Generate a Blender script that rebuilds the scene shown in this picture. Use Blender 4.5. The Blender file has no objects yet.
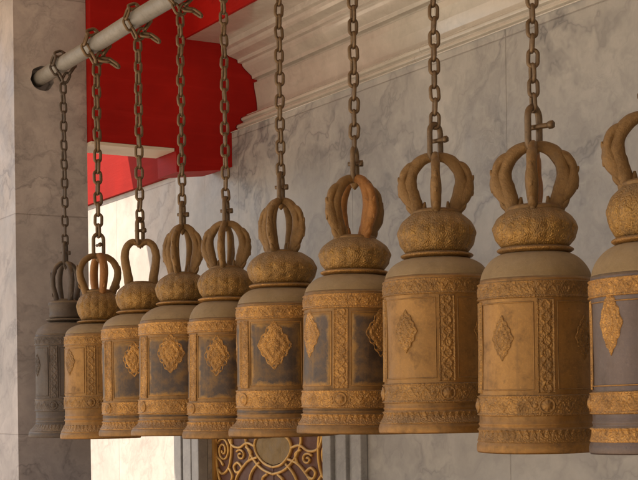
import bpy, bmesh, math, random
from mathutils import Vector, Matrix, noise
from mathutils.geometry import tessellate_polygon
random.seed(7)
S = bpy.context.scene
C = S.collection
PI = math.pi
rad = math.radians

# World axes: Y runs along the row of bells (away from the camera), X across it (to the wall), Z up.
F = 1400.0; CX, CY = 319.0, 400.0; EYE = 1.70
YAW = math.atan2(819, F); CO, SI = math.cos(YAW), math.sin(YAW)
ROLL = rad(0.7)

def unroll(x, y):
    dx, dy = x-CX, CY-y
    return (dx*math.cos(ROLL)+dy*math.sin(ROLL))/F, (-dx*math.sin(ROLL)+dy*math.cos(ROLL))/F
def ray(x, y):
    a, b = unroll(x, y)                      # right, up per unit depth
    return Vector((CO*a+SI, -SI*a+CO, b))    # camera depth 1
def on_x(x, y, X):
    r = ray(x, y); d = X/r.x
    return Vector((X, r.y*d, EYE+r.z*d)), d
def on_y(x, y, Y):
    r = ray(x, y); d = Y/r.y
    return Vector((r.x*d, Y, EYE+r.z*d)), d

# ------------------------------------------------------------------ object helpers
def obj(name, bm, m, parent=None, smooth=True, loc=None):
    me = bpy.data.meshes.new(name)
    bmesh.ops.recalc_face_normals(bm, faces=bm.faces)
    bm.to_mesh(me); bm.free()
    if m: me.materials.append(m)
    if smooth:
        for p in me.polygons: p.use_smooth = True
    o = bpy.data.objects.new(name, me); C.objects.link(o)
    if parent: o.parent = parent
    if loc: o.location = loc
    return o
def thing(name, label, cat, loc=(0,0,0), group=None, rotz=0):
    o = bpy.data.objects.new(name, None); C.objects.link(o)
    o.empty_display_size = .1
    o.location = loc; o.rotation_euler = (0,0,rotz)
    o['label'] = label; o['category'] = cat
    if group: o['group'] = group
    return o
def tag(o, label, cat, group=None):
    o['label'] = label; o['category'] = cat
    if group: o['group'] = group
    return o
def struct(o): o['kind'] = 'structure'; return o
def box(bm, x0,x1,y0,y1,z0,z1):
    r = bmesh.ops.create_cube(bm, size=1)
    for v in r['verts']:
        v.co = Vector(((x0+x1)/2+v.co.x*(x1-x0), (y0+y1)/2+v.co.y*(y1-y0), (z0+z1)/2+v.co.z*(z1-z0)))
    return r['verts']
def bevel(o, w, seg=2, ang=40):
    m = o.modifiers.new('bevel', 'BEVEL'); m.width = w; m.segments = seg; m.limit_method='ANGLE'; m.angle_limit = rad(ang)
    o.data.polygons.foreach_set('use_smooth', [False]*len(o.data.polygons))
    return o
def catmull(pts, n):
    out = []
    P = [pts[0]]+list(pts)+[pts[-1]]
    for i in range(1, len(P)-2):
        p0,p1,p2,p3 = P[i-1],P[i],P[i+1],P[i+2]
        for k in range(n):
            t = k/n
            out.append(tuple(.5*((2*b)+(-a+c)*t+(2*a-5*b+4*c-d)*t*t+(-a+3*b-3*c+d)*t**3) for a,b,c,d in zip(p0,p1,p2,p3)))
    out.append(tuple(pts[-1]))
    return out
def loft(bm, path, ra, rb, side, n=12, close=False):
    """tube along path; ra: half-width across (in the plane normal to side), rb: half-width along the side vector"""
    rings = []; N = len(path)
    for i, p in enumerate(path):
        p = Vector(p)
        a = Vector(path[(i-1)%N] if close else path[max(i-1,0)]); b = Vector(path[(i+1)%N] if close else path[min(i+1,N-1)])
        t = (b-a).normalized()
        s = side(i) if callable(side) else side
        s = (s - t*s.dot(t)).normalized(); q = t.cross(s)
        A = ra[i] if hasattr(ra,'__len__') else ra; B = rb[i] if hasattr(rb,'__len__') else rb
        rings.append([bm.verts.new(p+q*math.cos(2*PI*k/n)*A+s*math.sin(2*PI*k/n)*B) for k in range(n)])
    m = N if close else N-1
    for i in range(m):
        r0, r1 = rings[i], rings[(i+1)%N]
        for k in range(n): bm.faces.new((r0[k], r0[(k+1)%n], r1[(k+1)%n], r1[k]))
    if not close:
        bm.faces.new(rings[0]); bm.faces.new(rings[-1])
def patch(bm, a0, a1, z0, z1, nz, na, fr, full=False):
    """piece of surface in cylinder coordinates, fr(a, z) -> radius; uv = metres round, metres up"""
    uv = bm.loops.layers.uv.verify()
    rows = []
    for j in range(nz+1):
        z = z0+(z1-z0)*j/nz
        rows.append([(lambda a: bm.verts.new((fr(a,z)*math.sin(a), -fr(a,z)*math.cos(a), z)))(a0+(a1-a0)*i/na) for i in range(na if full else na+1)])
    for j in range(nz):
        for i in range(na):
            i2 = (i+1)%na if full else i+1
            f = bm.faces.new((rows[j][i], rows[j][i2], rows[j+1][i2], rows[j+1][i]))
            for l, (ii,jj) in zip(f.loops, ((i,j),(i+1,j),(i+1,j+1),(i,j+1))):
                l[uv].uv = ((a0+(a1-a0)*ii/na)*.2, z0+(z1-z0)*jj/nz)
def lathe(bm, prof, n=128, fd=None, closed=False):
    uv = bm.loops.layers.uv.verify()
    rings = []; L = [0]
    for i in range(1, len(prof)): L.append(L[-1]+math.hypot(prof[i][0]-prof[i-1][0], prof[i][1]-prof[i-1][1]))
    for i, (r, z) in enumerate(prof):
        ring = []
        for k in range(n):
            a = 2*PI*k/n
            rr = r+(fd(a, z, i) if fd else 0)
            ring.append(bm.verts.new((rr*math.sin(a), -rr*math.cos(a), z)))
        rings.append(ring)
    m = len(prof) if closed else len(prof)-1
    for i in range(m):
        j = (i+1)%len(prof)
        for k in range(n):
            f = bm.faces.new((rings[i][k], rings[i][(k+1)%n], rings[j][(k+1)%n], rings[j][k]))
            for l, (kk, w) in zip(f.loops, ((k,L[i]),(k+1,L[i]),(k+1,L[j]),(k,L[j]))):
                l[uv].uv = (2*PI*kk/n*.2, w)
    if not closed:
        for ring in (rings[0], rings[-1]): bm.faces.new(ring)

# ------------------------------------------------------------------ materials
class NT:
    def __init__(s, name):
        s.m = bpy.data.materials.new(name); s.m.use_nodes = True
        s.t = s.m.node_tree; s.b = s.t.nodes['Principled BSDF']
        s.tc = s.t.nodes.new('ShaderNodeTexCoord')
        s.geo = s.t.nodes.new('ShaderNodeNewGeometry')
    def n(s, typ, **kw):
        x = s.t.nodes.new(typ)
        for k, v in kw.items():
            if k.startswith('_'): setattr(x, k[1:], v)
            else:
                x.inputs[int(k[1:]) if (k[0]=='i' and k[1:].isdigit()) else k.replace('__',' ')].default_value = v
        return x
    def l(s, a, b): s.t.links.new(a, b); return b
    def noise(s, scale, detail=6, rough=.6, vec=None, dist=0, lac=2):
        x = s.n('ShaderNodeTexNoise', Scale=scale, Detail=detail, Roughness=rough, Distortion=dist)
        if 'Lacunarity' in x.inputs: x.inputs['Lacunarity'].default_value = lac
        s.l(vec or s.tc.outputs['Object'], x.inputs['Vector']); return x.outputs['Fac']
    def ramp(s, fac, stops, interp='LINEAR'):
        x = s.n('ShaderNodeValToRGB'); x.color_ramp.interpolation = interp
        e = x.color_ramp.elements
        while len(e) < len(stops): e.new(.5)
        for q, (p, c) in zip(e, stops):
            q.position = p; q.color = (c,c,c,1) if not hasattr(c,'__len__') else (*c,1)
        s.l(fac, x.inputs[0]); return x.outputs[0]
    def mix(s, fac, a, b, mode='MIX'):
        x = s.n('ShaderNodeMix', _data_type='RGBA', _blend_type=mode)
        for v, k in ((fac,0),(a,6),(b,7)):
            if hasattr(v,'is_output') : s.l(v, x.inputs[k])
            elif k == 0: x.inputs[0].default_value = v
            else: x.inputs[k].default_value = (*v,1)
        return x.outputs[2]
    def math(s, op, a, b=0.0, clamp=False):
        x = s.n('ShaderNodeMath', _operation=op, _use_clamp=clamp)
        for v, k in ((a,0),(b,1)):
            if hasattr(v,'is_output'): s.l(v, x.inputs[k])
            else: x.inputs[k].default_value = v
        return x.outputs[0]
    def bump(s, h, dist, strength=1.0, prev=None):
        x = s.n('ShaderNodeBump', Distance=dist, Strength=strength)
        s.l(h, x.inputs['Height'])
        if prev: s.l(prev, x.inputs['Normal'])
        return x.outputs[0]
    def done(s, col=None, rough=None, nor=None, metal=None, **kw):
        for v, k in ((col,'Base Color'),(rough,'Roughness'),(nor,'Normal'),(metal,'Metallic')):
            if v is None: continue
            if hasattr(v,'is_output'): s.l(v, s.b.inputs[k])
            else: s.b.inputs[k].default_value = (*v,1) if hasattr(v,'__len__') else v
        for k, v in kw.items(): s.b.inputs[k.replace('__',' ')].default_value = v
        return s.m

def marble(name, a, b, vein, scale=1.0, joints=None, rough=.28, veinamt=.8, off=(0,0,0)):
    t = NT(name)
    mp = t.n('ShaderNodeMapping'); t.l(t.tc.outputs['Object'], mp.inputs[0])
    mp.inputs['Location'].default_value = off; mp.inputs['Rotation'].default_value = (rad(35), rad(10), rad(20))
    mp.inputs['Scale'].default_value = (scale, scale, scale)
    P = mp.outputs[0]
    # warped coordinates
    w = t.n('ShaderNodeTexNoise', Scale=1.3, Detail=5.0, Roughness=.6); t.l(P, w.inputs['Vector'])
    wp = t.n('ShaderNodeVectorMath', _operation='MULTIPLY_ADD'); t.l(w.outputs['Color'], wp.inputs[0])
    wp.inputs[1].default_value = (1.1,1.1,1.1); t.l(P, wp.inputs[2]); W = wp.outputs[0]
    cloud = t.noise(1.6, 7, .62, W)
    base = t.mix(t.ramp(cloud, [(.33,0),(.68,1)]), a, b)
    st = t.n('ShaderNodeMapping'); t.l(W, st.inputs[0]); st.inputs['Scale'].default_value=(1,.35,1.6)
    v1 = t.noise(2.1, 4, .55, st.outputs[0])
    r1 = t.ramp(t.math('ABSOLUTE', t.math('SUBTRACT', v1, .5)), [(0,.75),(.014,.45),(.07,0)])
    v2 = t.noise(4.5, 3, .5, W)
    r2 = t.ramp(t.math('ABSOLUTE', t.math('SUBTRACT', v2, .52)), [(0,.22),(.01,.12),(.05,0)])
    mask = t.ramp(t.noise(1.1, 3, .5, P), [(.38,0),(.62,1)])
    sm = t.n('ShaderNodeMapping'); t.l(W, sm.inputs[0]); sm.inputs['Scale'].default_value=(1.2,1.2,.5)
    r3 = t.math('MULTIPLY', t.ramp(t.noise(2.6, 9, .72, sm.outputs[0], .6), [(.51,0),(.68,.9)]), t.ramp(t.noise(.9, 2, .5, P), [(.42,0),(.6,1)]))
    r1 = t.math('MAXIMUM', r1, r3)
    vv = t.math('MULTIPLY', t.math('MAXIMUM', r1, r2), t.math('ADD', t.math('MULTIPLY', mask, .8), .2))
    col = t.mix(t.math('MULTIPLY', vv, veinamt), base, vein)
    grime = t.ramp(t.noise(7, 8, .7), [(.35,.0),(.75,.35)])
    col = t.mix(grime, col, tuple(c*.62 for c in b))
    h = t.math('MULTIPLY', cloud, .3)
    nor = t.bump(t.noise(40, 4, .6), .0006, .6)
    if joints:
        bw, bh, ox, oz, ax = joints
        sp = t.n('ShaderNodeSeparateXYZ'); t.l(t.tc.outputs['Object'], sp.inputs[0])
        cb = t.n('ShaderNodeCombineXYZ')
        t.l(t.math('ADD', sp.outputs[ax], ox), cb.inputs[0]); t.l(t.math('ADD', sp.outputs[2], oz), cb.inputs[1])
        br = t.n('ShaderNodeTexBrick', _offset=0.0)
        t.l(cb.outputs[0], br.inputs[0])
        br.inputs['Scale'].default_value = 1; br.inputs['Mortar Size'].default_value = .0035
        br.inputs['Mortar Smooth'].default_value = .3
        br.inputs['Brick Width'].default_value = bw; br.inputs['Row Height'].default_value = bh
        br.inputs['Color1'].default_value = (.93,.93,.93,1); br.inputs['Color2'].default_value = (1.04,1.03,1.02,1)
        br.inputs['Mortar'].default_value = (.74,.72,.70,1)
        col = t.mix(1.0, col, br.outputs['Color'], 'MULTIPLY')
        nor = t.bump(t.math('SUBTRACT', 1.0, br.outputs['Fac']), .003, 1, nor)
    rr = t.ramp(t.noise(5, 6, .6), [(.3,rough),(.75,rough+min(.25,rough*.8))])
    return t.done(col, rr, nor)

M_wall = marble('wall marble', (.49,.47,.43), (.34,.33,.315), (.085,.085,.097), .85, (1.42,1.72,.05,.0,1), .3, 1.0)
M_wallfar = marble('far marble', (.45,.41,.375), (.34,.31,.28), (.17,.155,.14), 1.0, (1.6,1.2,0,.3,1), .4, .8)
M_col = marble('pillar marble', (.47,.42,.395), (.31,.28,.268), (.10,.092,.095), 1.5, (4,1.36,0.3,-.15,0), .35, .8, (3,1,7))
M_cornice = marble('cornice marble', (.70,.66,.58), (.58,.54,.47), (.27,.25,.22), 1.6, (2.4,40,.2,5,1), .10, .3, (5,2,1))
M_frame = marble('door frame marble', (.40,.39,.37), (.27,.27,.27), (.13,.13,.13), 3, None, .3, .6)

b_ = M_cornice.node_tree.nodes['Principled BSDF']; b_.inputs['Coat Weight'].default_value = 1; b_.inputs['Coat Roughness'].default_value = .14; b_.inputs['Coat IOR'].default_value = 1.7
def paint_red(name, c1, c2, rough=.45):
    t = NT(name)
    col = t.mix(t.ramp(t.noise(2.5, 6, .6), [(.3,0),(.7,1)]), c1, c2)
    sc = t.ramp(t.noise(9, 8, .75), [(.62,0),(.72,.5)])
    col = t.mix(sc, col, tuple(c*.45 for c in c1))
    st = t.n('ShaderNodeMapping'); t.l(t.tc.outputs['Object'], st.inputs[0]); st.inputs['Scale'].default_value=(1,1,14)
    nor = t.bump(t.noise(6, 4, .6, st.outputs[0]), .002, .5)
    col = t.mix(t.ramp(t.noise(30, 6, .7), [(.68,0),(.74,.6)]), col, tuple(c*.4 for c in c1))
    fade = t.ramp(t.noise(1.1, 7, .7, st.outputs[0]), [(.5,0),(.8,.3)])
    col = t.mix(fade, col, tuple(min(1,c*1.5+.015) for c in c1))
    return t.done(col, rough, nor, **{'Specular IOR Level':.15})
M_red = paint_red('red lacquered timber', (.40,.009,.005), (.28,.006,.004), .6)
M_redfar = paint_red('red frieze paint', (.22,.005,.0015), (.17,.0035,.001), .8)
M_cream = paint_red('cream painted board', (.72,.62,.50), (.62,.52,.42), .5)

def plain_floor(name, c1, c2, bw=.6, off=.5):
    t = NT(name)
    br = t.n('ShaderNodeTexBrick', _offset=off)
    t.l(t.tc.outputs['Object'], br.inputs[0])
    br.inputs['Scale'].default_value = 1; br.inputs['Mortar Size'].default_value = .006
    br.inputs['Brick Width'].default_value = bw; br.inputs['Row Height'].default_value = bw
    br.inputs['Color1'].default_value = (*c1,1); br.inputs['Color2'].default_value = (*c2,1)
    br.inputs['Mortar'].default_value = (*(c*.5 for c in c2),1)
    col = t.mix(t.ramp(t.noise(3,8,.65), [(.35,0),(.8,.5)]), br.outputs['Color'], tuple(c*.6 for c in c2))
    return t.done(col, .5, t.bump(t.math('SUBTRACT',1.0,br.outputs['Fac']), .004))
M_court = plain_floor('courtyard paving', (.52,.45,.36), (.46,.39,.31))
M_floor = plain_floor('gallery tiles', (.30,.22,.16), (.25,.18,.13), .4, 0)

def bronze(name, hi, lo, dirt, pat=60., bumpd=.003, metal=.45, rough=.5, orn=1.0, dirtamt=.6, dust=.7, bd=.003):
    """aged metal: hi = raised worn colour, lo = colour down in the ornament, dirt = dark patina blotches"""
    t = NT(name)
    uv = t.tc.outputs['UV']
    ob = t.n('ShaderNodeObjectInfo')
    sh = t.n('ShaderNodeVectorMath', _operation='MULTIPLY_ADD'); t.l(ob.outputs['Random'], sh.inputs[0])
    sh.inputs[1].default_value=(7,3,5); t.l(t.tc.outputs['Object'], sh.inputs[2]); O = sh.outputs[0]
    mott = t.noise(14, 8, .7, O)
    fine = t.noise(110, 6, .7, O)
    if orn > 0:
        wn = t.n('ShaderNodeTexNoise', Scale=pat*.6, Detail=2.0); t.l(uv, wn.inputs['Vector'])
        wv = t.n('ShaderNodeVectorMath', _operation='MULTIPLY_ADD'); t.l(wn.outputs['Color'], wv.inputs[0])
        wv.inputs[1].default_value=(.012,.012,0); t.l(uv, wv.inputs[2])
        vo = t.n('ShaderNodeTexVoronoi', Scale=pat, _feature='SMOOTH_F1', _voronoi_dimensions='2D'); t.l(wv.outputs[0], vo.inputs['Vector'])
        # curled ridges round every cell centre
        ringy = t.math('SINE', t.math('MULTIPLY', vo.outputs['Distance'], 13.0))
        H = t.math('ADD', t.math('MULTIPLY', ringy, .22), t.math('MULTIPLY', t.math('SUBTRACT', .8, vo.outputs['Distance']), .6))
        H = t.math('ADD', H, t.math('MULTIPLY', t.noise(70, 5, .7, O), .55))
        wear = t.ramp(t.noise(9, 5, .6, O), [(.35,.25),(.65,1)])
        hmask = t.ramp(H, [(.2,.25),(.85,1)])
        col = t.mix(hmask, lo, hi)
    else:
        H = fine; col = t.mix(t.ramp(mott, [(.35,0),(.65,1)]), lo, hi)
    col = t.mix(t.ramp(mott, [(.45,0),(.66,dirtamt)]), col, dirt)
    col = t.mix(t.ramp(fine, [(.5,0),(.8,.45)]), col, tuple(min(1,c*1.35) for c in hi))
    col = t.mix(t.ramp(t.noise(3.2, 5, .6, O), [(.35,.0),(.7,.45)]), col, tuple(c*.55 for c in lo))
    st = t.n('ShaderNodeMapping'); t.l(O, st.inputs[0]); st.inputs['Scale'].default_value=(30,30,1.6)
    col = t.mix(t.ramp(t.noise(1.4, 4, .6, st.outputs[0]), [(.55,0),(.75,.35)]), col, dirt)
    sm_ = t.n('ShaderNodeMapping'); t.l(O, sm_.inputs[0]); sm_.inputs['Rotation'].default_value=(.5,.7,.3); sm_.inputs['Scale'].default_value=(8,150,60)
    scr = t.noise(1.6, 3, .5, sm_.outputs[0])
    col = t.mix(t.ramp(scr, [(.70,0),(.76,.4)]), col, tuple(min(1,c*1.5+.01) for c in hi))
    spots = t.noise(38, 3, .5, O)
    col = t.mix(t.ramp(spots, [(.69,0),(.73,.5)]), col, tuple(c*.5 for c in lo))
    nor = t.bump(fine, .0012, .7)
    if orn > 0: nor = t.bump(H, bumpd, orn*.75, nor)
    else: nor = t.bump(mott, bd, .5 if bd<.005 else .9, nor)
    if dust > 0:
        # dust settled on upward faces
        sp = t.n('ShaderNodeSeparateXYZ'); t.l(t.geo.outputs['Normal'], sp.inputs[0])
        dm = t.math('MULTIPLY', t.ramp(sp.outputs[2], [(.25,0),(.85,1)]), t.ramp(t.noise(25,6,.7,O), [(.3,dust*.4),(.65,dust)]))
        col = t.mix(dm, col, (.33,.255,.16))
    rr = t.ramp(mott, [(.3,rough-.08),(.7,rough+.22)])
    return t.done(col, rr, nor, metal)

GOLD=(.50,.27,.085); GOLD_LO=(.20,.105,.04); UMBER=(.13,.075,.04)
M_gold   = bronze('gilded relief', (.54,.272,.06), (.20,.10,.03), (.13,.07,.028), 95, .003, .55, .42)
M_golddk = bronze('dull gold relief', (.39,.20,.046), (.19,.10,.03), (.12,.066,.026), 95, .003, .55, .42)
M_body_g = bronze('golden brown bronze', (.38,.19,.042), (.27,.135,.034), (.13,.07,.025), orn=0, dirtamt=.8, metal=.55, rough=.42)
M_body_m = bronze('brown gold bronze', (.33,.168,.042), (.21,.108,.032), (.10,.058,.024), orn=0, dirtamt=.7, metal=.55, rough=.42)
M_body_d = bronze('dark brown bronze', (.105,.068,.042), (.066,.045,.03), (.24,.13,.035), orn=0, dirtamt=.75, metal=.5, rough=.4)
M_body_v = bronze('grey brown bronze', (.17,.12,.09), (.115,.082,.066), (.08,.06,.05), orn=0, dirtamt=.5, metal=.5, rough=.42)
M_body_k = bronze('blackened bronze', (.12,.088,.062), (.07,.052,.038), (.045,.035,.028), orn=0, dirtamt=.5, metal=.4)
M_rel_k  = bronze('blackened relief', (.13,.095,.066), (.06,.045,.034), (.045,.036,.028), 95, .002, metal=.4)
M_knob   = bronze('cast bronze knob', (.35,.19,.042), (.165,.09,.026), (.09,.052,.022), 75, .004, .55, .42)
M_dust   = bronze('dusty bronze shoulder', (.31,.215,.10), (.23,.15,.06), (.15,.092,.036), orn=0, metal=.2, rough=.6, dirtamt=.6)
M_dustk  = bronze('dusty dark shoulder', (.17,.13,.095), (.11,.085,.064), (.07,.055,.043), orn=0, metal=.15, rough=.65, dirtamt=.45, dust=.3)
M_crown  = bronze('cast crown bronze', (.31,.172,.052), (.17,.095,.032), (.075,.043,.02), orn=0, metal=.5, rough=.4, dust=.35, bd=.011)
M_orange = bronze('orange crown bronze', (.42,.18,.035), (.26,.11,.028), (.14,.065,.024), orn=0, metal=.45, rough=.42, dirtamt=.6, dust=.2, bd=.011)  # orange base colour given to chosen crown arms
M_chain  = bronze('rusty chain iron', (.24,.155,.075), (.115,.072,.038), (.055,.038,.025), orn=0, metal=.6, rough=.36, dust=.15)
M_chaink = bronze('sooty chain iron', (.13,.095,.065), (.08,.058,.042), (.045,.035,.028), orn=0, metal=.4, rough=.45, dust=.2)
M_pole   = bronze('grey painted pipe', (.30,.28,.245), (.22,.205,.18), (.13,.115,.095), orn=0, metal=.15, rough=.45, dirtamt=.6, dust=.1)
M_panel  = bronze('door panel red brown', (.16,.055,.02), (.10,.03,.014), (.06,.02,.01), orn=0, metal=0, rough=.5)
M_olive = bronze('olive gilt plaque', (.34,.21,.045), (.2,.12,.03), (.12,.07,.02), orn=0, metal=.3, rough=.45)
M_scroll = bronze('gilt scroll', (.85,.52,.16), (.62,.36,.10), (.35,.17,.05), orn=0, metal=.6, rough=.35, dirtamt=.3)
M_dark   = bronze('dark hole', (.03,.025,.02), (.02,.018,.016), (.02,.015,.012), orn=0, metal=0, rough=.9)

def worn_panel():
    m = M_body_d.copy(); m.name = 'worn dark panel'; nt = m.node_tree; b = nt.nodes['Principled BSDF']
    src = b.inputs['Base Color'].links[0].from_socket
    at = nt.nodes.new('ShaderNodeAttribute'); at.attribute_name = 'edge'
    tc = nt.nodes.new('ShaderNodeTexCoord'); nz = nt.nodes.new('ShaderNodeTexNoise')
    nz.inputs['Scale'].default_value = 22; nz.inputs['Detail'].default_value = 7; nz.inputs['Roughness'].default_value = .7
    nt.links.new(tc.outputs['Object'], nz.inputs['Vector'])
    m1 = nt.nodes.new('ShaderNodeMath'); m1.operation='MULTIPLY_ADD'; nt.links.new(nz.outputs['Fac'], m1.inputs[0]); m1.inputs[1].default_value = -1.5
    ad = nt.nodes.new('ShaderNodeMath'); ad.operation='ADD'; nt.links.new(at.outputs['Fac'], ad.inputs[0]); ad.inputs[1].default_value = .62
    nt.links.new(ad.outputs[0], m1.inputs[2])
    rp = nt.nodes.new('ShaderNodeValToRGB'); rp.color_ramp.elements[0].position=.0; rp.color_ramp.elements[1].position=.35
    nt.links.new(m1.outputs[0], rp.inputs[0])
    mx = nt.nodes.new('ShaderNodeMix'); mx.data_type='RGBA'; nt.links.new(rp.outputs[0], mx.inputs[0])
    mx.inputs[6].default_value = (.27,.14,.032,1); nt.links.new(src, mx.inputs[7]); nt.links.new(mx.outputs[2], b.inputs['Base Color'])
    return m
M_worn = worn_panel()

# ------------------------------------------------------------------ setting
ROWX = 2.926
WX = 4.21                                   # face of the marble wall
BY = 8.30                                   # near face of the red cross beam
PY = 8.37                                   # near face of the far pillar
EV = -1.3                                   # outer edge of the eave
ZC = 4.45                                   # ceiling height

bm = bmesh.new(); box(bm, -300,300,-300,300,-.6,-.152); struct(obj('ground', bm, M_court, smooth=False))
bm = bmesh.new(); box(bm, 1.4,4.20,-4,16,-.148,0)
struct(bevel(obj('gallery_floor', bm, M_floor, smooth=False), .01))

# unseen gallery ceiling, cream for neutral bounce; eave lengthened to shade the floor
cw = thing('roof', 'unseen boarded ceiling and roof shading the bell gallery', 'roof', (2.4,3,ZC))
bm = bmesh.new()
for i in range(40):
    y0 = -4+i*.4-.0; y1 = y0+.392
    if y1 > 10.43: break
    box(bm, EV+.15-2.4, 4.9-2.4, y0-3, y1-3, 0, .05)
obj('ceiling', bm, M_cream, cw, False)
bm = bmesh.new(); box(bm, EV-2.4, 5-2.4, -7, 7.42, .06, .2); obj('roof_deck', bm, M_redfar, cw, False)
bm = bmesh.new(); box(bm, EV-.06-2.4, EV+.14-2.4, -7, 7.42, -.15, .055); obj('eave_board', bm, M_red, cw, False)

# marble wall, with a doorway; ends butt together
P1,_ = on_x(208,455,WX); P2,_ = on_x(333,455,WX); P0,_ = on_x(180,455,WX); P3,_ = on_x(368,455,WX)
DY1, DY0 = P1.y, P2.y                       # door from DY0 (near) to DY1 (far)
DZ = 2.02
WT = 1.70+1.777                             # top of the plain wall = foot of the cornice
wall = thing('marble_wall', 'grey veined marble wall with moulded cornice behind the bells', 'wall', (WX,4,0))
def wbox(bm, y0,y1,z0,z1,x0=0,x1=.45): box(bm, x0,x1,y0-4,y1-4,z0,z1)
bm = bmesh.new()
wbox(bm,-4,DY0-.001,0,WT); wbox(bm,DY1+.001,P0.y+.02,0,WT); wbox(bm,DY0,DY1,DZ+.001,WT)
obj('wall_facing', bm, M_wall, wall, False)
# cornice
prof = [(3.872,2.66),(3.872,2.368),(3.880,2.360),(4.135,2.360),(4.137,2.325),(4.165,2.316),(4.172,2.298),(4.190,2.284),(4.235,2.272),(4.255,2.266),(4.258,2.246),
        (4.288,2.243),(4.292,2.230),(4.305,2.215),(4.330,2.195),(4.360,2.172),(4.364,2.152),(4.402,2.148),(4.402,2.138),(4.378,2.128),(4.380,2.090),(4.393,2.030),(4.400,1.965),(4.400,1.930),(4.395,1.914),(4.318,1.910),(4.318,1.896),(4.290,1.892),(4.278,1.880),(4.280,1.866),(4.296,1.858),
        (4.290,1.846),(4.262,1.842),(4.246,1.830),(4.242,1.815),(4.258,1.804),(4.252,1.794),(4.215,1.790),(4.197,1.782),(4.197,1.777),(4.75,1.777),(4.75,2.66)]
bm = bmesh.new()
uvl = bm.loops.layers.uv.verify()
ys = [-4+i*(BY-.005+4)/40 for i in range(41)]
rings = [[bm.verts.new((x-WX, y-4, 1.70+h)) for x,h in prof] for y in ys]
for a,b in zip(rings, rings[1:]):
    for k in range(len(prof)): bm.faces.new((a[k], a[(k+1)%len(prof)], b[(k+1)%len(prof)], b[k]))
bm.faces.new(rings[0]); bm.faces.new(rings[-1])
co = obj('cornice', bm, M_cornice, wall, True)
co.data.polygons.foreach_set('use_smooth', [False]*len(co.data.polygons))
bevel(co, .003, 2, 20)
bm = bmesh.new(); box(bm, 3.846-WX, 3.870-WX, -8, BY-.006-4, 1.70+2.352, 1.70+2.66); bevel(obj('fascia_board', bm, M_red, wall, False), .004)

far = thing('sunlit_wall', 'sunlit cream marble wall beyond the pillar under a red frieze', 'wall', (WX+.03,12,0))
bm = bmesh.new(); box(bm, 0,.4, P0.y+.022-12, 20-12, 0, 3.335); obj('wall_facing', bm, M_wallfar, far, False)
bm = bmesh.new(); box(bm, -.03,.4, BY+.33-12, 20-12, 3.337, 4.4); obj('frieze', bm, M_redfar, far, False)

# door with gilded scrollwork between marble jambs
door = thing('ornamental_door', 'dark red door with gilt scrollwork low behind the bells', 'door', (WX, (DY0+DY1)/2, 0))
DW = DY1-DY0; hw = DW/2
bm = bmesh.new(); box(bm, .06,.11,-hw+.004,-.006,0.02,DZ-.004); obj('door_leaf', bm, M_panel, door, False)
bm = bmesh.new(); box(bm, .06,.11,.006,hw-.004,0.02,DZ-.004); obj('door_leaf', bm, M_panel, door, False)
def strip(bm, pts, w=.011, h=.012, n=8):
    path = [Vector((.055, a, b)) for a,b in pts]
    loft(bm, path, w, h, Vector((1,0,0)), n)
def spiral(cy, cz, r0, turns, a0, sgn, n=40):
    out=[]
    for i in range(n):
        t=i/(n-1); a=a0+sgn*turns*2*PI*t; r=r0*(1-.85*t)
        out.append((cy+r*math.cos(a), cz+r*math.sin(a)))
    return out
HALF = [   # one half of the scrollwork: (across, down) in units of the motif, mirrored
 [(0,466),(8,463),(15,455),(18,446),(16,438),(10,433),(3,431)],
 [(0,473),(10,469),(18,461),(24,451),(27,441),(27,430)],
 [(15,457),(24,461),(31,469),(37,479),(40,491)],
 [(13,462),(19,469),(23,478),(24,490)],
 [(18,446),(26,443),(34,448),(42,446),(46,436),(45,424)],
 [(27,430),(31,424),(37,424),(38,431),(33,433)],
 [(45,424),(43,440),(43,456),(46,470),(53,477),(59,471)],
 [(57,424),(60,440),(60,458),(58,476),(54,491)],
 [(5,473),(10,478),(9,486),(3,488)],[(24,461),(22,452),(27,447)],
 [(31,469),(36,464),(40,468),(38,474),(34,473)],[(46,470),(42,478),(45,486),(52,486)],
[(60,458),(55,463),(52,468)]]
UX, UZ = .0136*hw/.84, .0064
for row in range(-3, 2):
    zc = 1.275+row*.43
    def cv(a,b): return (a*UX, zc+(466-b)*UZ)
    bm = bmesh.new()
    for s in (-1,1):
        for h_ in HALF: strip(bm, catmull([(s*cv(a,b)[0], cv(a,b)[1]) for a,b in h_], 8), .0105, .014)
        for (a,b,ra_,rz_,tn) in ((52,452,7.2,13,1.9),(33,456,5,6,1.3),(11,425,4,5,1.2),(51,434,4,6,1.2)):
            n_=44; pts=[]
            for i in range(n_):
                t=i/(n_-1); an=.6+tn*2*PI*t; q=1-.86*t
                pts.append((s*(a+ra_*q*math.cos(an))*UX, zc+(466-b+rz_*q*math.sin(an)*1.0)*UZ))
            strip(bm, pts, .009, .013)
    obj('scrollwork', bm, M_scroll, door)
    bm = bmesh.new()
    leaf = catmull([(0,464),(9,460),(15,452),(16.5,445),(14,438),(8,434),(0,433)],6)
    a_=[bm.verts.new((.052,x*UX,zc+(466-b)*UZ)) for x,b in leaf]+[bm.verts.new((.052,-x*UX,zc+(466-b)*UZ)) for x,b in reversed(leaf[1:-1])]
    f_=bm.faces.new(a_); r_=bmesh.ops.extrude_face_region(bm, geom=[f_]); 
    for v in r_['geom']:
        if isinstance(v, bmesh.types.BMVert): v.co.x=.0595
    obj('heart_plaque', bm, M_olive, door, False)
bm = bmesh.new(); bm2 = None
for s in (-1,1):
    box(bm, .03,.058, s*hw-.02 if s<0 else s*hw-.03, s*hw+.03 if s<0 else s*hw+.02-.03+.01, .02, DZ-.004)
obj('gilt_border', bm, M_scroll, door, False)
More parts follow.
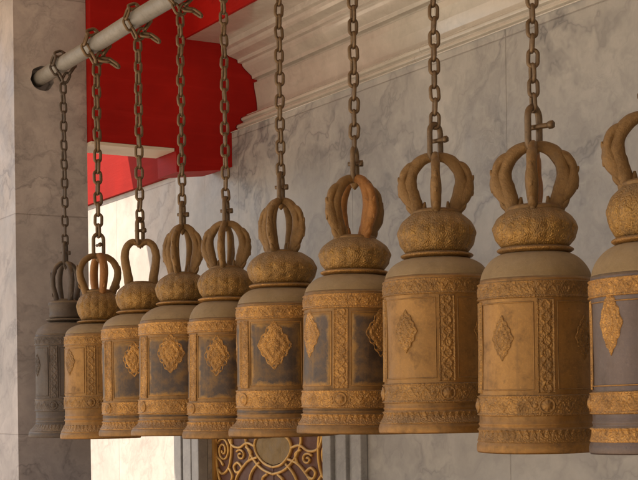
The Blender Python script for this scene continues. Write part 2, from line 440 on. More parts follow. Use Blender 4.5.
# jambs (stepped mouldings)
for s, y0, y1 in ((1, DY1, P0.y), (-1, P3.y, DY0)):
    bm = bmesh.new()
    w = y1-y0
    steps = ((0,.24,.075),(.24,.34,.045),(.34,.62,.06),(.62,.74,.035),(.74,1,.05))
    for a,b,d in steps:
        if s>0: ya,yb = y0+a*w, y0+b*w
        else:   ya,yb = y1-b*w, y1-a*w
        box(bm, -d, .02 if False else -.001, ya+.0005-(DY0+DY1)/2, yb-.0005-(DY0+DY1)/2, .0, DZ+.12)
    bevel(obj('door_jamb', bm, M_frame, door, False), .006, 2)
bm = bmesh.new(); box(bm, -.07,-.001, DY0-(DY0+DY1)/2+.002, DY1-(DY0+DY1)/2-.002, DZ-.02, DZ+.118); bevel(obj('lintel', bm, M_frame, door, False), .008)

# red cross beam from pillar to wall, near face at BY, with pale boarded underside and a bracket by the wall
pR = on_y(89,300,PY)[0].x; BX0 = pR+.003
def bp(x, y):
    p,_ = on_y(x, y, BY); return (p.x, p.z)
beam = thing('roof_beam', 'deep red cross beam spanning from the pillar to the cornice', 'beam', (3.2, BY, 0))
zb = bp(130,144)[1]
outline = [(BX0, zb), (bp(176,150)[0], zb), (bp(176.5,150)[0], bp(177,172)[1]), bp(222,170), bp(235.5,166), (bp(235.5,150)[0]-.003, 1.70+1.775)]
px = [(x-.004,h) for x,h in prof[1:-4] ]
outline += [(x, 1.70+h) for x,h in reversed(px)]
outline += [(3.868, 4.44), (BX0, 4.44)]
def extr(outl, y0, y1, parent, name, mat, ox=3.2):
    bm = bmesh.new()
    a = [bm.verts.new((x-ox, y0, z)) for x,z in outl]; b = [bm.verts.new((x-ox, y1, z)) for x,z in outl]
    n = len(outl)
    for t in tessellate_polygon([[Vector((x,z,0)) for x,z in outl]]):
        bm.faces.new([a[q] for q in t]); bm.faces.new([b[q] for q in reversed(t)])
    for i in range(n): bm.faces.new((a[i], b[i], b[(i+1)%n], a[(i+1)%n]))
    return obj(name, bm, mat, parent, False)
extr(outline, 0, .30, beam, 'beam', M_red)
x1 = bp(176,150)[0]
extr([(BX0,zb-.022),(x1-.01,zb-.022),(x1-.01,zb-.002),(BX0,zb-.002)], .004, .30, beam, 'soffit_board', M_cream)

# pillars
def pillar(name, label, x0,x1,y0,y1, hole=None):
    p = thing(name, label, 'pillar', ((x0+x1)/2,(y0+y1)/2,0))
    cx, cy = (x0+x1)/2,(y0+y1)/2
    bm = bmesh.new()
    box(bm, x0-cx,x1-cx,y0-cy,y1-cy,0,ZC-.001)
    bm.faces.ensure_lookup_table()
    if hole:
        hx, hz, hr = hole
        f = [f for f in bm.faces if abs(f.calc_center_median().y-(y0-cy))<1e-5][0]
        bmesh.ops.delete(bm, geom=[f], context='FACES_ONLY')
        bm.verts.ensure_lookup_table()
        fv = [v for v in bm.verts if abs(v.co.y-(y0-cy))<1e-5]
        fe = [e for e in bm.edges if all(v in fv for v in e.verts)]
        n=28; ring=[]; inn=[]
        for i in range(n):
            a=2*PI*i/n; rr = hr*(1+.10*noise.noise(Vector((math.cos(a)*1.7,math.sin(a)*1.7,3))))*(1.12 if math.sin(a)<-.2 else 1)
            ring.append(bm.verts.new((hx-cx+rr*math.cos(a), y0-cy, hz+rr*math.sin(a))))
            inn.append(bm.verts.new((hx-cx+rr*.93*math.cos(a), y0-cy+.09, hz+rr*.93*math.sin(a))))
        re = [bm.edges.new((ring[i], ring[(i+1)%n])) for i in range(n)]
        for i in range(n): bm.faces.new((ring[i],ring[(i+1)%n],inn[(i+1)%n],inn[i]))
        bm.faces.new(inn)
        bmesh.ops.triangle_fill(bm, edges=fe+re, use_beauty=True)
    o = obj('shaft', bm, M_col, p, False); bevel(o, .008, 2, 60)
    bm = bmesh.new(); box(bm, x0-cx-.05,x1-cx+.05,y0-cy-.05,y1-cy+.05,.001,.35); bevel(obj('base', bm, M_col, p, False), .015)
    return p
pL = on_y(16.5,300,PY)[0].x; pR = on_y(89,300,PY)[0].x
pe,_ = on_x(48,71,ROWX)
POLEZ = 1.70 + (on_x(60,66,ROWX)[0].z-1.70)
pillar('marble_pillar', 'tall brown marble pillar holding the far end of the pole', pL, pR, PY, PY+.5, (ROWX+.006, POLEZ, .071))
pillar('marble_pillar', 'near marble pillar holding the near end of the pole', pL, pR, .75, 1.25)

# pole
PR = .045
pole = thing('hanging_pole', 'grey painted iron pole carrying all the bell chains', 'pole', (ROWX, 5, POLEZ))
bm = bmesh.new()
path = [Vector((0, 1.24-5+i*(PY+.075-1.24)/60, .0015*math.sin(i*.7))) for i in range(61)]
loft(bm, path, PR, PR, Vector((1,0,0)), 32)
obj('pipe', bm, M_pole, pole)

# ------------------------------------------------------------------ chains
def link_mesh(L, W, r):
    """oval link, long axis Z, flat in XZ, centred at origin; L,W outer"""
    bm = bmesh.new()
    R = W/2-r; hs = L/2-r-R; n=10
    pts = []
    for i in range(n+1):
        a = PI*i/n; pts.append(Vector((R*math.cos(a),0,hs+R*math.sin(a))))
    for i in range(n+1):
        a = PI+PI*i/n; pts.append(Vector((R*math.cos(a),0,-hs+R*math.sin(a))))
    loft(bm, pts, r, r, Vector((0,1,0)), 8, True)
    return bm
def make_chain(root, loc, ztop, zbot, pitch, mat, yaw, tail):
    """straight run below the pole, a ring of links round the pole, tail; root is at the pole axis"""
    L = pitch*1.42; r = pitch*.148; W = pitch*.92
    proto = [None]
    def put(p, d, roll, parent=root):
        """link centred at p, long axis along d"""
        if proto[0] is None:
            o = obj('link', link_mesh(L, W, r), mat, parent); proto[0] = o
        else:
            o = proto[0].copy(); C.objects.link(o); o.parent = parent
        z = Vector(d).normalized(); ref = Vector((1,0,0)) if abs(z.x)<.9 else Vector((0,1,0))
        x = (ref-z*ref.dot(z)).normalized(); y = z.cross(x)
        m = Matrix((x,y,z)).transposed().to_4x4() @ Matrix.Rotation(roll,4,'Z')
        o.matrix_local = Matrix.Translation(p) @ m
        return o
    RR = PR+W*.35
    # ring of links over the pole (in the XZ plane), meeting below
    top = -(RR+.055)
    pts = []
    for i in range(41):
        a = -PI/2+rad(28) + (2*PI-rad(56))*i/40
        pts.append(Vector((RR*math.cos(a), .012*math.sin(2*a), RR*math.sin(a))))
    pts = [Vector((.006,0,top+.012))]+pts+[Vector((-.006,0,top+.012))]
    # resample
    seg=[0]
    for a,b in zip(pts,pts[1:]): seg.append(seg[-1]+(b-a).length)
    nl = max(6, round(seg[-1]/pitch)); 
    def at(s):
        for i in range(len(pts)-1):
            if seg[i+1]>=s: 
                t=(s-seg[i])/(seg[i+1]-seg[i]+1e-9); return pts[i].lerp(pts[i+1],t)
        return pts[-1]
    for i in range(nl):
        s=(i+.5)*seg[-1]/nl; d=at(min(seg[-1],s+.01))-at(max(0,s-.01))
        # alternate: flat on the pole / standing
        put(at(s), d, rad(90)*(i%2)+rad(45)*0+rad(random.uniform(-12,12)))
    # vertical run
    n = round((top-zbot)/pitch); p = (top-zbot)/n
    for i in range(n):
        z = top-(i+.5)*p
        a = yaw+(PI/2 if i%2 else 0)+rad(random.uniform(-9,9))+.12*math.sin(i*.35)
        put(Vector((random.uniform(-.0012,.0012), random.uniform(-.0012,.0012), z)), Vector((random.uniform(-.07,.07),random.uniform(-.07,.07),1)), a)
    # loose tail of links beside the knot
    if tail:
        q = Vector((.012,-.02,top+.03)); d = Vector((.8,-.55,-.15))
        for i in range(tail):
            d = (d+Vector((0,0,-.55*(i>0)))).normalized()
            put(q+d*pitch*.5, d, rad(90)*(i%2)+.5); q = q+d*pitch*.93
    return W, r

def shackle(parent, z, size, mat, yaw, pinlen=1.0):
    """bow shackle hanging at z (top) down to z-size, opening downwards round the crown top"""
    bm = bmesh.new()
    w = size*.22; pts=[]
    for i in range(12): a=PI*i/11; pts.append((w*math.cos(a), -w*1.1+w*1.1*math.sin(a)))
    for i in range(12): a=PI+PI*i/11; pts.append((w*math.cos(a), -size+w*1.1+w*1.1*math.sin(a)))
    loft(bm, [Vector((a,0,b)) for a,b in pts], size*.082, size*.082, Vector((0,1,0)), 10, True)
    o = obj('shackle', bm, mat, parent); o.location=(0,0,z); o.rotation_euler=(0,0,yaw)
    bm = bmesh.new()
    L1 = w*1.5*pinlen
    loft(bm, [Vector((0,-w*.9,0)),Vector((0,0,0)),Vector((0,L1,0))], size*.062, size*.062, Vector((1,0,0)), 10)
    loft(bm, [Vector((0,L1-.001,0)),Vector((0,L1+size*.10,0))], size*.095, size*.095, Vector((1,0,0)), 6)
    pn = obj('shackle_pin', bm, mat, o); pn.location=(0,0,-size*.46)
    return o

# ------------------------------------------------------------------ bells
def smooth(t): t=max(0,min(1,t)); return t*t*(3-2*t)
def interp(prof, z):
    for (r0,z0),(r1,z1) in zip(prof, prof[1:]):
        if z0<=z<=z1: return r0+(r1-r0)*((z-z0)/(z1-z0+1e-9))
    return prof[0][0] if z<prof[0][1] else prof[-1][0]

def foliate(a, z, z0, z1, n):
    """cast scroll relief: rosettes joined by waving stems, edged by plain fillets"""
    t = (z-z0)/(z1-z0)
    e = min(t,1-t)
    if e < .13: return .0045*smooth(e/.05)
    if e < .2: return .001
    ph = a*n/(2*PI); c = ph-math.floor(ph)-.5
    zz = (t-.5)*1.3
    d = math.hypot(c*1.1, zz)
    h = .004*max(0,math.cos(d*9.0))*(1-smooth((d-.35)/.25))
    w = abs(zz-.28*math.sin(2*PI*ph+PI/2))
    h = max(h, .003*(1-smooth(w/.12)))
    return h+.001

def make_bell(i, d):
    cx = d['x']; P,_ = on_x(cx, d['neck'], ROWX)
    # depth of the bell axis
    Y = None
    cx = cx+.8; r = ray(cx, d['neck']-15); D = ROWX/r.x; by = r.y*D
    z = lambda y: EYE+(CY-y)/F*D - (math.sin(ROLL)*(cx-CX))/F*D
    m = D/F
    zm = z(d['mouth']-1.8)
    base = (ROWX, by, zm)
    view = math.atan2(ROWX, by)               # azimuth of the line of sight, from +Y towards +X
    # local angle a=0 faces -Y ; facing the camera means a = -view
    face = -view
    root = thing('temple_bell', d['label'], 'bell', base, 'bronze temple bells hanging in a row from the pole')
    zs = lambda y: z(y)-zm
    Zsh, Zneck, Zkt, Zct = zs(d['sh']), zs(d['neck']), zs(d['kt']), zs(d['ct'])
    B, M_, K, N = d['B']*m, d['M']*m, d['K']*m, d['N']*m
    zbl, zbh = zs(d['b0']), zs(d['b1'])       # lower band bottom/top
    mats = d['mats']                          # body, relief, knob, shoulder, crown
    H = Zsh
    # --- body
    r_l = B*1.01
    FL = M_-r_l
    pr = [(M_*.955,.004),(M_*.985,.000),(M_,.006),(M_*1.0,.020),(M_*.99,.028),(M_*.978,.032)]
    r1_ = pr[-1][0]; zr = max(.07, zbl-.066)
    for t in (.12,.25,.4,.55,.7,.85,1): pr.append((r_l+(r1_-r_l)*(1-t)**1.7, .034+(zr-.034)*t))
    pr += [(r_l+.004,zr+.002),(r_l+.005,zr+.006),(r_l+.002,zr+.010),(r_l,zr+.012)]
    zm2 = zr+.012+.3*(zbl-zr-.012)
    pr += [(r_l,zm2-.005),(r_l+.003,zm2-.002),(r_l+.003,zm2+.002),(r_l,zm2+.005)]
    pr += [(r_l,zbl),(B*1.005,zbh),(B,zbh+.05),(B*.992,H*.6),(B*.992,H*.8),(B*.99,H-.045),(B*.985,H-.018),(B*.975,H-.008)]
    pr = sorted(pr, key=lambda q:q[1]) if False else pr
    outer = pr[1:]
    inner = [(B*.90,H-.03),(B*.91,H*.6),(B*.91,zbl),(M_*.88,.03),(M_*.92,.006)]
    bm = bmesh.new()
    dn = random.random()*50
    dent = lambda a,z,i_: (.0026*noise.noise(Vector((math.sin(a)*2.2+dn, math.cos(a)*2.2, z*7)))+.001*noise.noise(Vector((math.sin(a)*9+dn, math.cos(a)*9, z*40))))
    lathe(bm, pr+inner+[(M_*.935,.003)], 144, dent, True)
    obj('bell_body', bm, mats['body'], root)
    R = lambda q: interp(outer, q)+.0008
    # --- shoulder
    bm = bmesh.new()
    Zs2 = Zneck-.012
    sp = [(B*.975,H-.009),(B*.962,H-.002)]
    for k_ in range(1,13):
        t = k_/12
        # convex dome from the body edge to the neck
        ang = t*PI/2
        sp.append((N+(B*.962-N)*(math.cos(ang)*.62+(1-t)*.38), H+(Zs2-H)*(math.sin(ang)*.65+t*.35)))
    sp += [(N*.9,Zs2+.002)]
    lathe(bm, [(B*.9,H-.02)]+sp+[(N*.8,Zs2)], 128, dent)
    obj('shoulder', bm, mats['shoulder'], root)
    # --- neck ring
    bm = bmesh.new()
    nr = [(N*.9,Zs2-.004)]+[(N+.012*math.sin(PI*t/8)**.7*(m*450), Zs2+.001+(Zneck+.008-Zs2)*t/8) for t in range(9)]+[(N*.9,Zneck+.012)]
    lathe(bm, nr, 96); obj('neck_ring', bm, mats['relief'], root)
    # --- knob
    bm = bmesh.new()
    kp = []; zk0 = Zneck+.006; kh = Zkt-zk0
    if d.get('collar'):
        kp = [(K*.86,zk0),(K*.95,zk0+kh*.08),(K*.96,zk0+kh*.2),(K*.93,zk0+kh*.3),(K*.94,zk0+kh*.62),(K*1.0,zk0+kh*.7),(K*1.02,zk0+kh*.82),(K*.97,zk0+kh*.93),(K*.8,zk0+kh),(K*.3,zk0+kh+.003)]
        fd = lambda a,z_,i_: 0
    else:
        for k_ in range(0,25):
            t = k_/24
            # squashed bulge, widest a little above the middle
            rr = math.sin(PI*min(1,(t*.93+.04)))**.75
            rr = N*.9+(K-N*.9)*rr if t<.5 else K*(.50+.50*rr)
            kp.append((rr, zk0+kh*(t if t<.999 else 1)))
        kp.append((K*.35, zk0+kh+.004))
        def fd(a,z_,i_):
            t=(z_-zk0)/kh
            env = math.sin(PI*max(0,min(1,t)))**.6
            c = abs(math.sin(a*8+ (0 if t<.5 else PI/2)*0))
            return env*(.0045*c**.7 + .002*math.cos(a*16)*math.sin(t*22)) 
    lathe(bm, [(K*.5,zk0-.002)]+kp, 192, fd); obj('knob', bm, mats['knob'], root)
    # --- bands
    def band(name, z0, z1, nz, n, mat, off=.001, h=1.0):
        bm = bmesh.new()
        def fr(a,q): 
            e = (q-z0)/(z1-z0)
            return R(q)+ (-.004 if e<=0 or e>=1 else off+h*foliate(a,q,z0,z1,n))
        patch(bm, 0, 2*PI, z0, z1, nz, 420, fr, True)
        return obj(name, bm, mat, root)
    band('lower_band', zbl, zbh, 22, 22, mats['relief'], .003)
    zt0, zt1 = H-.045-.034*(B/.2), H-.02
    band('upper_band', zt0, zt1, 20, 30, mats['relief'], .0025)
    if mats.get('panel'):
        bm = bmesh.new(); g0, g1 = zm2+.005, zbl-.004
        patch(bm, 0, 2*PI, g0, g1, 4, 144, lambda a,q: R(q)+(-.003 if q<=g0+1e-6 or q>=g1-1e-6 else .0022), True)
        obj('dark_groove', bm, mats['panel'], root)
    # petals round the lip
    bm = bmesh.new(); zp0, zp1 = .034, .034+.045
    def frp(a,q):
        t=(q-zp0)/(zp1-zp0)
        if t<=0 or t>=1: return R(q)-.003
        ph=a*54/(2*PI); c=abs(ph-math.floor(ph)-.5)*2
        w = 1-smooth((c-(1-t**2.2)*.95)/.22)
        return R(q)+.0006+.0026*w*(1-.45*(1-c)*0)
    patch(bm, 0,2*PI, zp0,zp1, 14, 480, frp, True); obj('petal_border', bm, mats['relief'], root)
    # --- straps, bosses and medallions
    a0 = face+rad(d['med'])
    ps0, ps1 = zbh+.004, zt0-.003
    hwid = .030*(B/.2)**.5
    for q_ in range(4):
        am = a0+q_*PI/2; as_ = am+PI/4
        bm = bmesh.new(); da = hwid/B
        def frs(a,q):
            e = (a-(as_-da))/(2*da); ee=min(e,1-e); tt=(q-ps0)/(ps1-ps0)
            if ee<=0 or tt<=0 or tt>=1: return R(q)-.003
            if ee<.1: return R(q)+.0048*smooth(ee/.04)
            if ee<.16: return R(q)+.001
            c=(e-.5)*2; w=abs(c-.5*math.sin(q*2*PI/.075)); w2=abs(c+.5*math.sin(q*2*PI/.075))
            return R(q)+.001+.0026*max(1-smooth(w/.28),1-smooth(w2/.28))
        patch(bm, as_-da, as_+da, ps0, ps1, 110, 26, frs); obj('strap', bm, mats['relief'], root)
        if d['mats'].get('panel'):
            bm = bmesh.new(); g0, g1 = am-PI/4+da+.035, am+PI/4-da-.035; h0, h1 = ps0+.006, ps1-.012
            def frd(a,q):
                e=min((a-g0)/(g1-g0),1-(a-g0)/(g1-g0),(q-h0)/(h1-h0),1-(q-h0)/(h1-h0))
                return R(q)+(-.004 if e<=1e-6 else .0009)+.0016*noise.noise(Vector((math.sin(a)*2.2+dn, math.cos(a)*2.2, q*7)))
            patch(bm, g0, g1, h0, h1, 40, 30, frd)
            po = obj('panel', bm, M_worn, root)
            at_ = po.data.attributes.new('edge', 'FLOAT', 'POINT')
            for n_, v in enumerate(po.data.vertices):
                a_=math.atan2(v.co.x,-v.co.y); a_=g0+((a_-g0+PI)%(2*PI)-PI)
                e_=min((a_-g0)*B,(g1-a_)*B,v.co.z-h0,h1-v.co.z)/.05; at_.data[n_].value=max(0,min(1,e_))

        # round striking boss where strap meets the band
        bm = bmesh.new(); br = .026*(B/.2)**.5; zc=(zbl+zbh)/2
        nn=28; rr_=[(1,-.004),(1,.004),(.93,.008),(.84,.008),(.78,.004),(.62,.006),(.5,.011),(.3,.0155),(.12,.0175)]
        rings=[]
        for f_,h_ in rr_:
            rings.append([])
            for k_ in range(nn):
                t_=2*PI*k_/nn; aa=as_+br*f_*math.cos(t_)/B; z_=zc+br*f_*math.sin(t_)
                R_=R(zc)+.005+h_*.55+(.0015*math.cos(8*t_) if .4<f_<.8 else 0)
                rings[-1].append(bm.verts.new((R_*math.sin(aa),-R_*math.cos(aa),z_)))
        for A_,B_ in zip(rings,rings[1:]):
            for k_ in range(nn): bm.faces.new((A_[k_],A_[(k_+1)%nn],B_[(k_+1)%nn],B_[k_]))
        bm.faces.new(rings[-1]); obj('boss', bm, mats.get('boss',mats['relief']), root)
        # medallion
        mw, mh = d['mw']*m/2, d['mh']*m/2
        zc = zs(d['my']); nn=96; nr_=16; rings=[]
        bm = bmesh.new(); uvm = bm.loops.layers.uv.verify()
        seed = random.random()*9
        for j_ in range(nr_+1):
            f_ = 1-j_/nr_*.97; ring=[]
            for k_ in range(nn):
                t_=2*PI*k_/nn; c_,s_=math.cos(t_),math.sin(t_)
                ex = d.get('mex',1.25); dia = 1/((abs(c_)**ex+abs(s_)**ex)**(1/ex))       # rounded diamond
                lob = (1+.05*math.cos(12*t_)+(.07*math.cos(4*t_+(0 if i%2 else .0)) if ex>1.4 else 0))+.03*noise.noise(Vector((c_*3+seed,s_*3,0)))
                rr=dia*lob*f_
                hh = -.003 if j_==0 else .0032+.0022*math.cos((1-f_)*PI*5)*(1 if f_>.25 else .3)+.0014*math.cos(12*t_+f_*4)*f_+.003*(1-f_)
                aa=am+mw*rr*c_/B; z_=zc+mh*rr*s_; R_=R(z_)+hh*(B/.2)*(.75 if hh>0 else 1)
                ring.append(bm.verts.new((R_*math.sin(aa),-R_*math.cos(aa),z_)))
            rings.append(ring)
        for A_,B_ in zip(rings,rings[1:]):
            for k_ in range(nn):
                f=bm.faces.new((A_[k_],A_[(k_+1)%nn],B_[(k_+1)%nn],B_[k_]))
                for l in f.loops:
                    v=l.vert.co; l[uvm].uv=(math.atan2(v.x,-v.y)*.2, v.z)
        bm.faces.new(rings[-1]); obj('medallion', bm, mats['med'], root)
        # fillet that frames each panel (between two straps)
        bm = bmesh.new()
        pa0, pa1 = am-PI/4+da+.05, am+PI/4-da-.05; q0,q1 = ps0+.012, ps1-.01
        lines = [[(pa0+(pa1-pa0)*t/24, q0) for t in range(25)], [(pa1, q0+(q1-q0)*t/10) for t in range(11)],
                 [(pa1-(pa1-pa0)*t/24, q1) for t in range(25)], [(pa0, q1-(q1-q0)*t/10) for t in range(11)]]
        pth=[]
        for L_ in lines: pth += L_[:-1]
        vs=[Vector(((R(q)+.0005)*math.sin(a),-(R(q)+.0005)*math.cos(a),q)) for a,q in pth]
        loft(bm, vs, .0022,.0022, Vector((0,0.01,1)) if False else (lambda i_: Vector((vs[i_].x,vs[i_].y,0)).normalized()), 6, True)
        obj('panel_fillet', bm, mats['relief'], root)
    # --- crown of curved arms
    wc, hc = d['wc']*m, Zct-Zkt
    style = d.get('style','flare')
    if style=='flare':
        cl = [(.48,-.06),(.55,.12),(.65,.30),(.70,.46),(.66,.62),(.58,.75),(.44,.86),(.24,.93),(0,.95)]
        wa = [.20,.20,.22,.20,.155,.17,.165,.14,.12]
    elif style=='heart':
        cl = [(.62,-.05),(.66,.15),(.76,.40),(.82,.62),(.70,.84),(.42,.95),(.15,.93),(0,.86)]
        wa = [.25,.24,.23,.22,.20,.18,.16,.15]
    else:
        cl = [(.58,-.05),(.72,.15),(.86,.38),(.86,.6),(.68,.8),(.4,.92),(.16,.95),(0,.955)]
        wa = [.19,.18,.17,.16,.15,.14,.12,.12]
    crot = face+rad(d.get('crot',0))
    narm = d.get('arms',(0,1,2,3))
    W3 = catmull([(a,b,w) for (a,b),w in zip(cl,wa)], 6)
    for q_ in narm:
        # arm direction: q_=0 right in the picture, 2 left, 1 away, 3 towards the camera
        ang = crot+PI/2+q_*PI/2
        dirv = Vector((math.sin(ang),-math.cos(ang),0)); side = Vector((0,0,1)).cross(dirv)
        bm = bmesh.new()
        path=[dirv*a*wc+Vector((0,0,Zkt+b*hc)) for a,b,w in W3]
        loft(bm, path, [w*wc for a,b,w in W3], [(((.145 if q_ in (0,2) or abs(d.get('crot',0))>20 else .10) if style=='flare' else .17)+.02*math.sin(b*3))*wc for a,b,w in W3], side, 14)
        if style=='flare':
            # outer leaf strand leaves a small eye between itself and the arm
            fl = catmull([(.54,.82,.10),(.68,.78,.13),(.82,.70,.12),(.885,.58,.11),(.86,.45,.18),(.80,.33,.20),(.69,.20,.17),(.58,.08,.12)],6)
            loft(bm, [dirv*a*wc+Vector((0,0,Zkt+b*hc)) for a,b,w in fl], [w*wc for a,b,w in fl], [.07*wc+w*wc*.42 for a,b,w in fl], side, 14)
            # little leaf tips: at the foot, at the side
            for pts in ([(.60,.02,.10),(.72,.08,.08),(.78,.16,.045),(.76,.24,.01)], [(.92,.50,.08),(.98,.56,.055),(1.01,.62,.02)], [(.90,.38,.08),(.97,.34,.055),(.985,.27,.02)],
                        [(.36,.0,.11),(.33,.09,.08),(.31,.19,.03)]):
                pp = catmull(pts,4)
                loft(bm, [dirv*a*wc+Vector((0,0,Zkt+b*hc)) for a,b,w in pp], [max(.004,w)*wc for a,b,w in pp], [max(.004,w)*wc*1.2 for a,b,w in pp], side, 8)
        if style=='round':
            for pts in ([(.86,.5,.09),(.97,.58,.07),(1.0,.7,.02)],[(.74,.1,.1),(.9,.12,.06),(.95,.2,.01)]):
                pp = catmull(pts,4)
                loft(bm, [dirv*a*wc+Vector((0,0,Zkt+b*hc)) for a,b,w in pp], [max(.004,w)*wc for a,b,w in pp], [max(.004,w)*wc for a,b,w in pp], side, 8)
        for v in bm.verts:
            n_ = noise.noise(v.co*55+Vector((i*3,0,0)))
            v.co += Vector((v.co.x,v.co.y,0)).normalized()*n_*.0022
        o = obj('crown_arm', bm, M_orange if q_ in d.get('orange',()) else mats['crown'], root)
        if q_ in d.get('orange',()): o['label'] = 'bright orange arm'
    # foot disc and top knuckle of the crown
    bm = bmesh.new()
    lathe(bm, [(.60*wc,Zkt-.01),(.64*wc,Zkt+.0),(.62*wc,Zkt+.006),(.5*wc,Zkt+.012),(.1*wc,Zkt+.014)], 48)
    obj('crown_seat', bm, mats['crown'], root); bm = bmesh.new()
    lathe(bm, [(.02*wc,Zct-.22*hc),(.12*wc,Zct-.16*hc),(.15*wc,Zct-.08*hc),(.12*wc,Zct-.01*hc),(.02*wc,Zct+.02*hc)] if style!='heart' else [(.02*wc,Zct-.20*hc),(.14*wc,Zct-.14*hc),(.17*wc,Zct-.08*hc),(.12*wc,Zct-.01*hc),(.02*wc,Zct+.02*hc)], 24)
    obj('crown_knuckle', bm, mats['crown'], root)

    # --- the chain it hangs from
    ch = thing('hanging_chain', d['chain'], 'chain', (ROWX, by, POLEZ), 'chains the bells hang from')
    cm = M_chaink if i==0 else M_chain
    size = d.get('shk',34)*m
    zt = zm+Zct+size*.74-POLEZ                 # top of the shackle
    pitch = d.get('pitch',.052)
    make_chain(ch, None, 0, zt, pitch, cm, -view+rad(20), d.get('tail',0))
    shackle(ch, zt+pitch*.2, size, cm, -view+rad(180+d.get('syaw',75)), d.get('pin',.45))
    tl = Matrix.Rotation(rad(random.uniform(-.7,.7)),3,'X') @ Matrix.Rotation(rad(random.uniform(-.7,.7)),3,'Y')
    piv = Vector((0,0,Zct)); root.rotation_euler = tl.to_euler()
    root.location = Vector(base)+piv-tl@piv
    return root

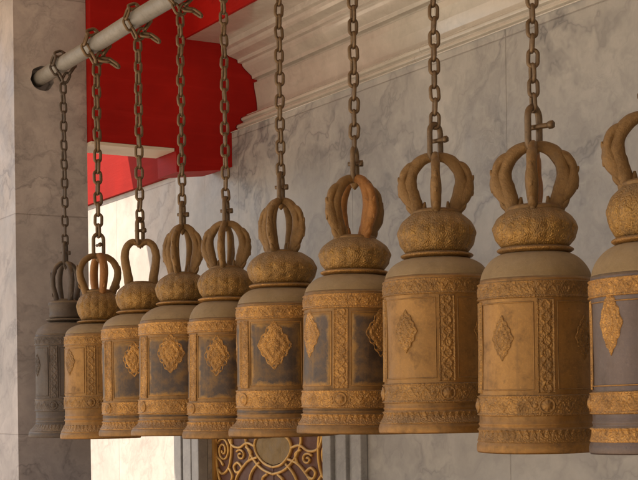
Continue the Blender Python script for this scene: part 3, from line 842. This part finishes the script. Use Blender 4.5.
dk = dict(panel=M_body_d, body=M_body_m, relief=M_gold, knob=M_knob, shoulder=M_dust, crown=M_crown, med=M_gold)
gl = dict(body=M_body_g, relief=M_golddk, knob=M_knob, shoulder=M_dust, crown=M_crown, med=M_golddk)
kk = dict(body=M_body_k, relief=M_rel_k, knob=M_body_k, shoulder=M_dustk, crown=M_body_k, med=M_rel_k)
vv = dict(body=M_body_v, relief=M_gold, knob=M_knob, shoulder=M_dust, crown=M_crown, med=M_gold)
BELLS = [
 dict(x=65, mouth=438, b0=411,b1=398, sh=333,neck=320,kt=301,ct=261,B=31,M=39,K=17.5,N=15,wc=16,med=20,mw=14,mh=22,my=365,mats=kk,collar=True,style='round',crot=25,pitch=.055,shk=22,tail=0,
   label='blackened bronze bell against the pillar, darkest and farthest of the row', chain='dark thin chain in front of the marble pillar, holding the blackened bell'),
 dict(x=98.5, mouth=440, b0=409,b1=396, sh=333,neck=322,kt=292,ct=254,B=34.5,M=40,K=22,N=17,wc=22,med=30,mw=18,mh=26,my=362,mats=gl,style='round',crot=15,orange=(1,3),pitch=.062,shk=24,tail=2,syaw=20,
   label='small golden brown bell with orange crown arms, beside the blackened bell', chain='chain of the golden bell whose crown has orange arms, second nearest the pillar'),
 dict(x=140, mouth=437, b0=414,b1=401, sh=325,neck=312,kt=284,ct=240,B=40,M=45,K=25,N=20,wc=19,med=-12,mw=22,mh=32,my=360,mex=1.9,mats=dk,style='heart',crot=0,arms=(0,2),pitch=.055,shk=26,tail=2,syaw=60,
   label='brown bell whose plain two-armed crown leaves a heart-shaped opening', chain='chain above the bell with the heart-shaped crown opening'),
 dict(x=182.5, mouth=437, b0=414,b1=399, sh=320,neck=304,kt=275,ct=224,B=44,M=53,K=27,N=22,wc=22,med=-17,mw=27,mh=36,my=355,mex=1.8,mats=dk,crot=-28,pitch=.05,shk=26,tail=2,
   label='wide-lipped dark panelled bell next right of the heart-crowned bell, against the sunlit wall', chain='chain next right of the one over the heart-crowned bell'),
 dict(x=226, mouth=440, b0=415,b1=402, sh=318,neck=300,kt=269,ct=221,B=38,M=45,K=28,N=23,wc=25,med=-15,mw=25,mh=38,my=357,mex=1.7,mats=dk,crot=-14,pitch=.05,shk=28,tail=0,
   label='slimmest dark panelled bell, its lip just left above the gilt door edge', chain='chain crossing the red beam end beside the cornice, over the narrow bell'),
 dict(x=281, mouth=437, b0=408,b1=389, sh=302,neck=286,kt=253,ct=198,B=46,M=56,K=34,N=28,wc=26,med=-11,mw=33,mh=44,my=346,mex=1.6,mats=dk,crot=-30,pitch=.05,shk=30,
   label='dark bell with bright gilt medallion, hanging over the middle of the gilt door', chain='chain in front of the cornice where it meets the red beam end'),
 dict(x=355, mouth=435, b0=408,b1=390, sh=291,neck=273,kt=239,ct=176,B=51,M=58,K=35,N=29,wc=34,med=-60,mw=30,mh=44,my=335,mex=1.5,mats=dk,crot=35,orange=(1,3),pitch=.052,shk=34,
   label='dark panelled bell with a gilt central strap and orange crown arm', chain='chain above the bell with the gilt central strap and orange crown arm'),
 dict(x=435.5, mouth=434, b0=403,b1=383, sh=276,neck=256,kt=213,ct=154,B=54,M=61,K=38,N=31,wc=37,med=-36,mw=26,mh=42,my=333,mats=gl,crot=0,pitch=.049,shk=36,syaw=48,pin=1,
   label='golden brown bell with faint diamond medallion and all-brown crown', chain='chain with bolted shackle above the all-brown crowned golden bell'),
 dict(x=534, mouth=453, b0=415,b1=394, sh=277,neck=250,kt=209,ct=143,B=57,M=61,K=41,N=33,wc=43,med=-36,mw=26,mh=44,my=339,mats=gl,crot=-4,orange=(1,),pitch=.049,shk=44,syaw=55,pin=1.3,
   label='largest golden brown bell, its lip hanging lowest, complete near the right edge', chain='chain with long bolt above the largest golden brown bell'),
 dict(x=648, mouth=454, b0=413,b1=390, sh=272,neck=240,kt=184,ct=112,B=62,M=67,K=42,N=34,wc=45,med=-42,mw=30,mh=64,my=323,mats=vv,crot=6,pitch=.049,shk=48,
   label='grey brown bell with bright medallion, cut off by the right edge', chain='chain at the right edge over the cut off grey brown bell'),
]
for i, d in enumerate(BELLS): make_bell(i, d)

# ------------------------------------------------------------------ light
w = bpy.data.worlds.new('World'); S.world = w; w.use_nodes = True
nt = w.node_tree; bg = nt.nodes['Background']
sky = nt.nodes.new('ShaderNodeTexSky'); sky.sky_type='NISHITA'; sky.sun_disc=False
# direction to the sun: mostly from the courtyard side (-X), a little from +Y
sd = Vector((-.62,.30,.80)).normalized()
elev = math.asin(sd.z); az = math.atan2(sd.x, sd.y)
sky.sun_elevation = elev; sky.sun_rotation = az
sky.air_density = 1.0; sky.dust_density = 3.0; sky.ozone_density = 1.0
nt.links.new(sky.outputs[0], bg.inputs[0]); bg.inputs[1].default_value = .09
L = bpy.data.lights.new('sun','SUN'); L.energy = 4.8; L.angle = rad(.5); L.color = (1,.88,.72)
lo = bpy.data.objects.new('sun', L); C.objects.link(lo)
lo.rotation_euler = sd.to_track_quat('Z','Y').to_euler(); lo.location=(-3,4,9)

# ------------------------------------------------------------------ camera
cam = bpy.data.cameras.new('camera'); co = bpy.data.objects.new('camera', cam); C.objects.link(co)
cam.sensor_width = 36; cam.lens = F/638*36; cam.shift_y = 160/638; cam.clip_end = 1000; cam.clip_start=.05
mat = Matrix.Rotation(-YAW,4,'Z') @ Matrix.Rotation(PI/2,4,'X') @ Matrix.Rotation(-ROLL,4,'Z')
co.matrix_world = Matrix.Translation((0,0,EYE)) @ mat
S.camera = co
S.render.engine='CYCLES'
S.cycles.max_bounces = 8; S.cycles.diffuse_bounces = 5
S.view_settings.view_transform='Standard'; S.view_settings.look='None'; S.view_settings.gamma=1
S.view_settings.exposure = 1.17
